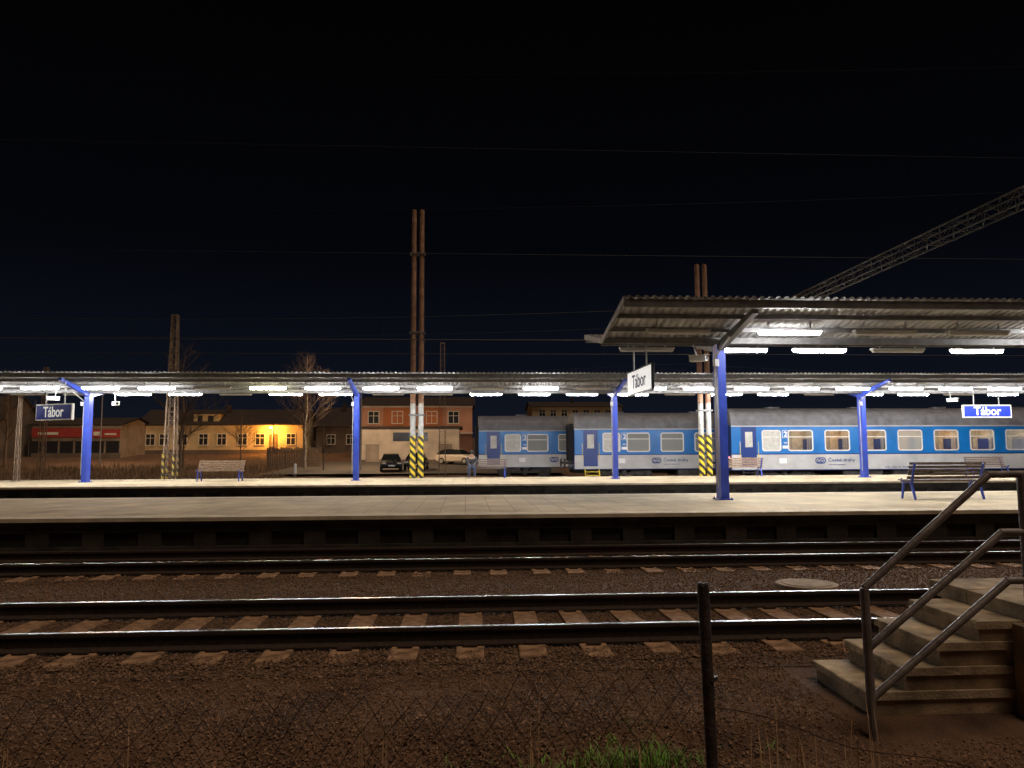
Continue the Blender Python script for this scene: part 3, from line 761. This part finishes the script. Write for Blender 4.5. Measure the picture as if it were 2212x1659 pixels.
def wire(y, zc, zm, x0=-70, x1=70, r=.006):
    m = MB(); span = 45.; n = 56; prev = None
    for i in range(n+1):
        x = x0+(x1-x0)*i/n; t = ((x-11.75) % span)/span; zz = zm-4*.75*t*(1-t)
        a = Vector((x, y, zc-.03*math.sin(t*math.pi))); b = Vector((x, y, zz))
        if prev:
            m.tube(prev[0], a, r, r, 5, cap=False); m.tube(prev[1], b, r*.35, r*.35, 5, cap=False)
        if i % 3 == 0: m.tube(a, b, r*.2, r*.2, 4, cap=False)
        prev = (a, b)
    tag(m.obj('overhead_wire', 'wire'), 'thin overhead contact and messenger wire above a track', 'wire', 'overhead wires above the tracks')
wire(8.17, 5.0, 6.4, r=.0012); wire(12.85, 5.05, 6.4, r=.0028); wire(23.1, 5.1, 6.4, r=.013); wire(27.2, 5.2, 6.5, r=.008); wire(41.7, 5.3, 6.6, r=.006); wire(46.2, 5.5, 6.8, r=.006)

# ------------------------------------------------------------------ buildings
def house(name, label, x0, x1, y0, dep, zb, zt, wall, rh, wins=(), flat=False, extra=None):
    T = thing(name, label, 'building', ((x0+x1)/2, y0, zb)); cx = (x0+x1)/2
    m = MB(); m.box(x0-cx, x1-cx, 0, dep, -1, zt-zb)
    if not flat:
        for x in (x0-cx, x1-cx): m.poly([(x, 0, zt-zb), (x, dep, zt-zb), (x, dep/2, zt-zb+rh)])
    m.box(x0-cx-.03, x1-cx+.03, -.04, 0, -1, .5, 1)
    m.obj('wall', [wall, 'wdark'], parent=T)
    m = MB(); o = .35; h = zt-zb
    if flat: m.box(x0-cx-o, x1-cx+o, -o, dep+o, h, h+.18)
    else:
        for s in (0, 1):
            ya = -o if s == 0 else dep+o; za = h-o*rh/(dep/2)+.02
            m.poly([(x0-cx-o, ya, za), (x1-cx+o, ya, za), (x1-cx+o, dep/2, h+rh+.02), (x0-cx-o, dep/2, h+rh+.02)])
            m.poly([(x0-cx-o, ya, za+.14), (x1-cx+o, ya, za+.14), (x1-cx+o, dep/2, h+rh+.16), (x0-cx-o, dep/2, h+rh+.16)])
            m.poly([(x0-cx-o, ya, za), (x1-cx+o, ya, za), (x1-cx+o, ya, za+.14), (x0-cx-o, ya, za+.14)])
        m.box(-.4, .1, dep/2-1.2, dep/2-.7, h+rh-.8, h+rh+.7)
    m.obj('roof', 'roof', parent=T)
    for (wx, wz, ww, wh) in wins:
        m = MB(); t = .09; a, b, c, d = -ww/2, ww/2, wz-zb, wz-zb+wh
        m.box(a, b, -.02, -.005, c, d, 1)
        m.box(a-t, a, -.07, -.004, c-t, d+t); m.box(b, b+t, -.07, -.004, c-t, d+t); m.box(a, b, -.07, -.004, d, d+t); m.box(a-.08, b+.08, -.14, -.004, c-t, c)
        m.box(-.035, .035, -.05, -.021, c, d); m.box(a, -.036, -.045, -.021, c+wh*.62, c+wh*.62+.06); m.box(.036, b, -.045, -.021, c+wh*.62, c+wh*.62+.06)
        m.obj('window', ['winframe', 'winglass'], parent=T, loc=(wx-cx, 0, 0))
    if extra: extra(T, cx, zb)
    return T
def shop(T, cx, zb):
    for a, b, z0, z1 in ((-5.0, .9, 2.35, 3.45), (1.3, 5.0, 2.3, 3.3)):
        m = MB(); m.box(a, b, -.25, -.05, z0, z1); m.obj('shop_sign', 'signred', parent=T)
    for a, b, z0, z1 in ((-4.3, -2.0, 2.65, 2.95), (2.0, 2.9, 2.55, 3.0), (3.3, 4.6, 2.6, 2.8)):
        m = MB(); m.box(a, b, -.262, -.252, z0, z1); m.obj('marking', 'winframe', parent=T)
    for k in range(6):
        m = MB(); x = -4.6+k*1.75; m.box(x-.75, x+.75, -.03, -.01, .2, 1.9, 1); m.box(x-.8, x-.75, -.06, -.0, .1, 2.0); m.box(x+.75, x+.8, -.06, 0, .1, 2.); m.obj('shop_window', ['wdark', 'winglass'], parent=T)
house('shop_building', 'low shop building with red sign boards over dark windows', -50.7, -40.6, 93, 9, 1.4, 5.2, 'wgrey', .9, extra=shop)
def dormer(T, cx, zb):
    m = MB(); x0, x1 = -34.9-cx, -31.7-cx; m.box(x0, x1, .6, 4, 3.7, 5.1); m.box(x0-.2, x1+.2, .4, 4.2, 5.1, 5.25, 1); m.box(x0+.5, x0+1.1, .57, .6, 4.1, 4.9, 2); m.box(x0+1.8, x0+2.5, .57, .6, 4.1, 4.9, 2)
    m.obj('dormer', ['wyellow', 'roof', 'winglass'], parent=T)
    m = MB(); x = -24.6-cx; m.box(x-.55, x+.55, -.04, -.005, 0, 2.5); m.obj('door', 'planks', parent=T)
house('yellow_house', 'long low yellow house with dark roof and dormer', -41.5, -20.9, 100, 9, 1.75, 5.5, 'wyellow', 2.0,
      [(x, 2.9, 1.05, 1.35) for x in (-40, -38.3, -36, -33.4, -31.1, -28.5, -26.3, -22.4)], extra=dormer)
def pil(T, cx, zb):
    for a, b in ((-9.6, -6.6), (-5.3, -2.6)):
        m = MB(); m.box(a-cx, b-cx, -.03, -.002, 3.0, 6.0); m.obj('facade_panel', 'worange', parent=T)
    for z in (2.75, 5.85):
        m = MB(); m.box(-6.3, 6.5, -.15, -.035, z, z+.17); m.obj('cornice', 'wpale', parent=T)
house('apartment_house', 'two storey salmon and orange house with white windows', -12.1, .8, 90, 11, 1.2, 7.3, 'wsalmon', 1.2,
      [(x, 5.2, 1.15, 1.35) for x in (-10.7, -7.95, -3.95, -1.4)]+[(x, 2.2, 1.15, 1.35) for x in (-10.7, -7.95, -3.95, -1.4)], extra=pil)
def gar(T, cx, zb):
    m = MB(); m.box(-7.5-cx, -3.9-cx, -.03, -.005, 2.4, 3.3, 0); m.obj('window', 'winglass', parent=T)
    for x in (-9.6, -2.1):
        m = MB(); m.box(x-.7-cx, x+.7-cx, -.05, -.005, -.1, 2.1, 0); m.obj('garage_door', 'wgrey', parent=T)
house('garage_building', 'flat roofed pale plaster garage with dark horizontal window', -10.7, -.65, 80, 7, .55, 4.3, 'wpale', 0, flat=True, extra=gar)
house('yellow_building', 'tall yellow building rising behind the railway coaches', 10.5, 24.8, 120, 10, 2.2, 8.9, 'wyellow', 1.0, [(12.1+k*1.75, 7.4, .9, 1.0) for k in range(7)])
house('dark_house', 'dark unlit house with steep roof', -66, -52, 88, 10, 1.1, 5.2, 'wdark', 3.2, [(-63, 2.6, 1.1, 1.3), (-59, 2.6, 1.1, 1.3), (-55, 2.6, 1.1, 1.3)])
house('dark_house', 'dark unlit house with gable roof among trees', -20, -13.2, 104, 9, 1.9, 5.4, 'wdark', 2.6, [(-18, 3, 1., 1.2), (-15.4, 3, 1., 1.2)])
T = thing('wooden_fence', 'dark weathered plank fence beside the yard', 'fence', (-15.8, 72, .28))
m = MB()
for k in range(32): m.box(-2.5+k*.155, -2.5+k*.155+.13, random.uniform(-.01, .01), .03, -.2, 1.95+random.uniform(-.1, .12))
m.obj('planks', 'planks', parent=T)
m = MB()
for k in range(4): m.box(-2.5+k*1.6, -2.38+k*1.6, .04, .16, -.3, 1.8)
for z in (.4, 1.5): m.box(-2.5, 2.45, .031, .08, z, z+.1)
m.obj('post', 'planks', parent=T)
m = MB(); m.tube((0, 0, 0), (0, 0, .95), .13, .11, 12); m.tube((0, 0, .95), (0, 0, 1.0), .11, .04, 12)
tag(m.obj('bollard', 'signwhite', loc=(-13.5, 62, -.1)), 'short white concrete marker post in the yard', 'bollard')

# ------------------------------------------------------------------ street lamps
def slamp(loc, h, kind, label, w, colr, rot=0):
    T = thing('street_lamp', label, 'street lamp', loc, rot=rot)
    m = MB(); m.tube((0, 0, 0), (0, 0, h), .07, .045, 10); m.tube((0, 0, h), (0, -.7, h+.12), .035, .03, 8); m.obj('pole', 'galv', parent=T)
    m = MB(); m.box(-.11, .11, -1.15, -.6, h+.08, h+.2); m.obj('lamp_head', 'steel', parent=T, bevel=.03)
    m = MB(); m.box(-.11, .11, -1.12, -.72, h-.02, h+.078); m.obj('bulb', kind, parent=T)
    l = bpy.data.lights.new('lamp_light', 'POINT'); l.energy = w; l.color = colr; l.shadow_soft_size = .15
    o = bpy.data.objects.new('lamp_light', l); COL.objects.link(o); o.parent = T; o.location = (0, -.93, h-.2)
slamp((-24.6, 99.4, 1.7), 3.3, 'orangelamp', 'street lamp with glowing orange sodium light by the yellow house', 1100, (1, .38, .05))
M['sadded'] = emis('street_light_added', (1, .7, .4), 60)  # bulb glow for the two added lamps below
slamp((-9.3, 69, .15), 8.4, 'sadded', 'added tall street lamp with warm light brightening the yard', 3800, (1, .66, .38), math.pi)  # added lamp, mostly hidden behind the canopy roof, brightens the yard fronts
slamp((-36, 78, .5), 8.0, 'sadded', 'added tall street lamp with warm light brightening the houses', 2200, (1, .66, .36), math.pi)  # second added lamp, lights the houses on the left

# ------------------------------------------------------------------ trees
def tree(loc, h, seed, label, tm, spread=1., n0=9, lean=0.):
    rnd = random.Random(seed); T = thing('bare_tree', label, 'tree', loc)
    m = MB(); cr = MB(); pts = []
    N = 10
    for i in range(N+1):
        t = i/N; pts.append(Vector((lean*t*h+rnd.uniform(-.06, .06)*h*.08*t*4, rnd.uniform(-.05, .05)*t*2, t*h)))
    R = h*.011+.02
    for i in range(N): m.tube(pts[i], pts[i+1], R*(1-i/N)+.010, R*(1-(i+1)/N)+.010, 8, cap=False)
    def br(p, d, L, r, dep):
        if dep == 0 or L < .12: return
        k = 4; q = p
        for s in range(k):
            d = (d+Vector((rnd.uniform(-.18, .18), rnd.uniform(-.18, .18), rnd.uniform(-.05, .16)))).normalized()
            nq = q+d*L/k; cr.tube(q, nq, r*(1-s/k*.6), r*(1-(s+1)/k*.6), 4, cap=False)
            if dep > 1:
                for _ in range(2):
                    a = rnd.uniform(0, 6.28); side = Vector((math.cos(a), math.sin(a), rnd.uniform(-.1, .5)))
                    br(nq, (d*.8+side*.75).normalized(), L*rnd.uniform(.35, .55), r*.5, dep-1)
            q = nq
    for i in range(n0*2):
        t = .28+.7*i/(n0*2); base = pts[min(N-1, int(t*N))].lerp(pts[min(N, int(t*N)+1)], t*N-int(t*N)); a = i*2.4+rnd.uniform(-.4, .4)
        br(base, Vector((math.cos(a), math.sin(a), rnd.uniform(.7, 1.3))).normalized(), h*.30*(1.15-t)*spread, R*.3*(1.15-t)+.005, 3)
    m.obj('trunk', tm, parent=T); cr.obj('crown', 'twig', parent=T)
tree((-14.4, 70, .2), 10.4, 3, 'tall bare birch tree with pale trunk near the yard', 'birch', 1.35, 13)
tree((-22.5, 62, -.1), 10.5, 5, 'bare leafless tree behind the lattice mast', 'bark', 1.2, 11, .02)
tree((-26.5, 74, .3), 6.6, 9, 'small bare tree in front of the yellow house', 'bark', 1.3, 9, -.02)
tree((-21.8, 76, .4), 5.5, 11, 'small bare fruit tree in front of the yellow house', 'bark', 1.4, 8)
tree((-45, 78, .5), 9.5, 15, 'dark bare tree near the shop', 'bark', 1.2, 9)
tree((-12.2, 67, .1), 4.0, 19, 'young bare tree beside the fence', 'bark', 1.1, 7)
mb = MB()
for i in range(9000):
    y = random.uniform(52, 76); x = random.uniform(-.62*y, -13.5)
    if x > -17 and y > 60: continue
    k = .5+.5*math.sin(x*.7+y*.5)*math.cos(y*.4-x*.2)
    blade(mb, x, y, gz(y)-.1, random.uniform(.25, .55)+.6*k*random.random(), .02, random.uniform(.05, .3), random.random()*6.28)
stuff(mb.obj('dry_vegetation', 'dry'), 'dry brown grass and brush covering the bank', 'vegetation')

# ------------------------------------------------------------------ cars
def car(loc, rot, body, label, estate):
    T = thing('parked_car', label, 'car', loc, group='cars parked in the yard', rot=rot)
    secs = [(-2.1, .45, .62, .80), (-1.95, .30, .74, .85), (-1.2, .25, .90, .88), (-.95, .25, .96, .88), (1.3 if estate else 1.2, .25, 1.0, .88), (1.95, .28, .98, .86), (2.1, .42, .85, .80)]
    m = MB(); pr = lambda y, z0, z1, w: [(-w, y, z0+.08), (-w*.93, y, z0), (w*.93, y, z0), (w, y, z0+.08), (w, y, z1-.2), (w*.9, y, z1-.03), (w*.5, y, z1), (-w*.5, y, z1), (-w*.9, y, z1-.03), (-w, y, z1-.2)]
    rings = [pr(*s) for s in secs]
    for r in rings: m.v += r
    for s in range(len(rings)-1):
        for i in range(10): j = (i+1) % 10; m.f.append((s*10+i, s*10+j, (s+1)*10+j, (s+1)*10+i)); m.m.append(0)
    m.f.append(tuple(range(9, -1, -1))); m.m.append(0); k = (len(rings)-1)*10; m.f.append(tuple(range(k, k+10))); m.m.append(0)
    g = [(-1.05, .94, .80, .94), (-.35, .94, .66, 1.42), (.3, .94, .64, 1.47), (1.45 if estate else .9, .94, .64, 1.42), (2.02 if estate else 1.75, .94, .74, .98)]
    for (a, za, wa, ta), (b, zb_, wb, tb) in zip(g[:-1], g[1:]):
        m.poly([(-wa*.93, a, ta), (wa*.93, a, ta), (wb*.93, b, tb), (-wb*.93, b, tb)], 0)
    m.obj('body', body, parent=T)
    m = MB()
    for (a, za, wa, ta), (b, zb_, wb, tb) in zip(g[:-1], g[1:]):
        for s in (-1, 1): m.poly([(s*.83, a, .94), (s*.83, b, .94), (s*wb*.935, b, tb-.03), (s*wa*.935, a, ta-.03)])
    (a, _, wa, ta), (b, _, wb, tb) = g[0], g[1]; m.poly([(-.76, a-.0, ta+.01), (.76, a, ta+.01), (wb*.86, b-.02, tb-.01), (-wb*.86, b-.02, tb-.01)])
    (a, _, wa, ta), (b, _, wb, tb) = g[-2], g[-1]; m.poly([(-wa*.86, a+.04, ta-.01), (wa*.86, a+.04, ta-.01), (.68, b+.01, tb+.03), (-.68, b+.01, tb+.03)])
    m.obj('window', 'carglass', parent=T)
    for x in (-.80, .80):
        for y in (-1.32, 1.32):
            m = MB(); m.tube((x-.1, y, .31), (x+.1, y, .31), .32, .32, 20, 0); m.tube((x-.11, y, .31), (x+.11, y, .31), .19, .19, 14, 1); m.obj('wheel', ['rubber', 'galv'], parent=T)
    for x in (-.62, .62):
        m = MB(); m.box(x-.17, x+.17, -2.06, -1.9, .60, .72); m.obj('headlight', 'headl', parent=T, bevel=.02)
    m = MB(); m.box(-.26, .26, -2.13, -2.10, .42, .53); m.obj('number_plate', 'signwhite', parent=T)
car((-6.25, 65, .2), .12, 'carblk', 'black hatchback car parked facing the tracks', False)
car((-4.2, 66.5, .27), -.05, 'carblk', 'black car parked behind the striped mast', False)
car((-.75, 75, .62), 1.0, 'carwht', 'light beige estate car parked by the garage', True)

# ------------------------------------------------------------------ world, stand-in station light, camera
w = bpy.data.worlds.new('World'); sc.world = w; w.use_nodes = True; N = w.node_tree.nodes; L = w.node_tree.links
tc = N.new('ShaderNodeTexCoord'); sp = N.new('ShaderNodeSeparateXYZ'); r = N.new('ShaderNodeValToRGB'); bg = N['Background']
L.new(tc.outputs['Generated'], sp.inputs[0]); L.new(sp.outputs['Z'], r.inputs['Fac']); L.new(r.outputs['Color'], bg.inputs['Color'])
els = r.color_ramp.elements; els[0].position = 0; els[0].color = (.0065, .0085, .0150, 1); els[1].position = .5; els[1].color = (.0007, .0007, .0008, 1)
e = els.new(.10); e.color = (.0036, .0050, .0095, 1); e = els.new(.26); e.color = (.0012, .0015, .0026, 1)
bg.inputs['Strength'].default_value = 1
s = bpy.data.lights.new('station_light_standin', 'SUN'); s.energy = 1.05; s.angle = math.radians(30); s.color = (1, .74, .52)  # weak warm stand-in for unseen station light behind the viewer
so = bpy.data.objects.new('station_light_standin', s); COL.objects.link(so); so.rotation_euler = (math.radians(24), 0, math.radians(45))

cam = bpy.data.cameras.new('camera'); co = bpy.data.objects.new('camera', cam); COL.objects.link(co)
cam.sensor_width = 36; cam.lens = 26.85; cam.clip_end = 2000; cam.clip_start = .05
R = Matrix.Rotation(math.radians(-3.5), 4, 'Z') @ Matrix.Rotation(math.radians(90+5.2), 4, 'X') @ Matrix.Rotation(-.0045, 4, 'Z')
co.matrix_world = Matrix.Translation((0, 0, 1.62)) @ R
sc.camera = co
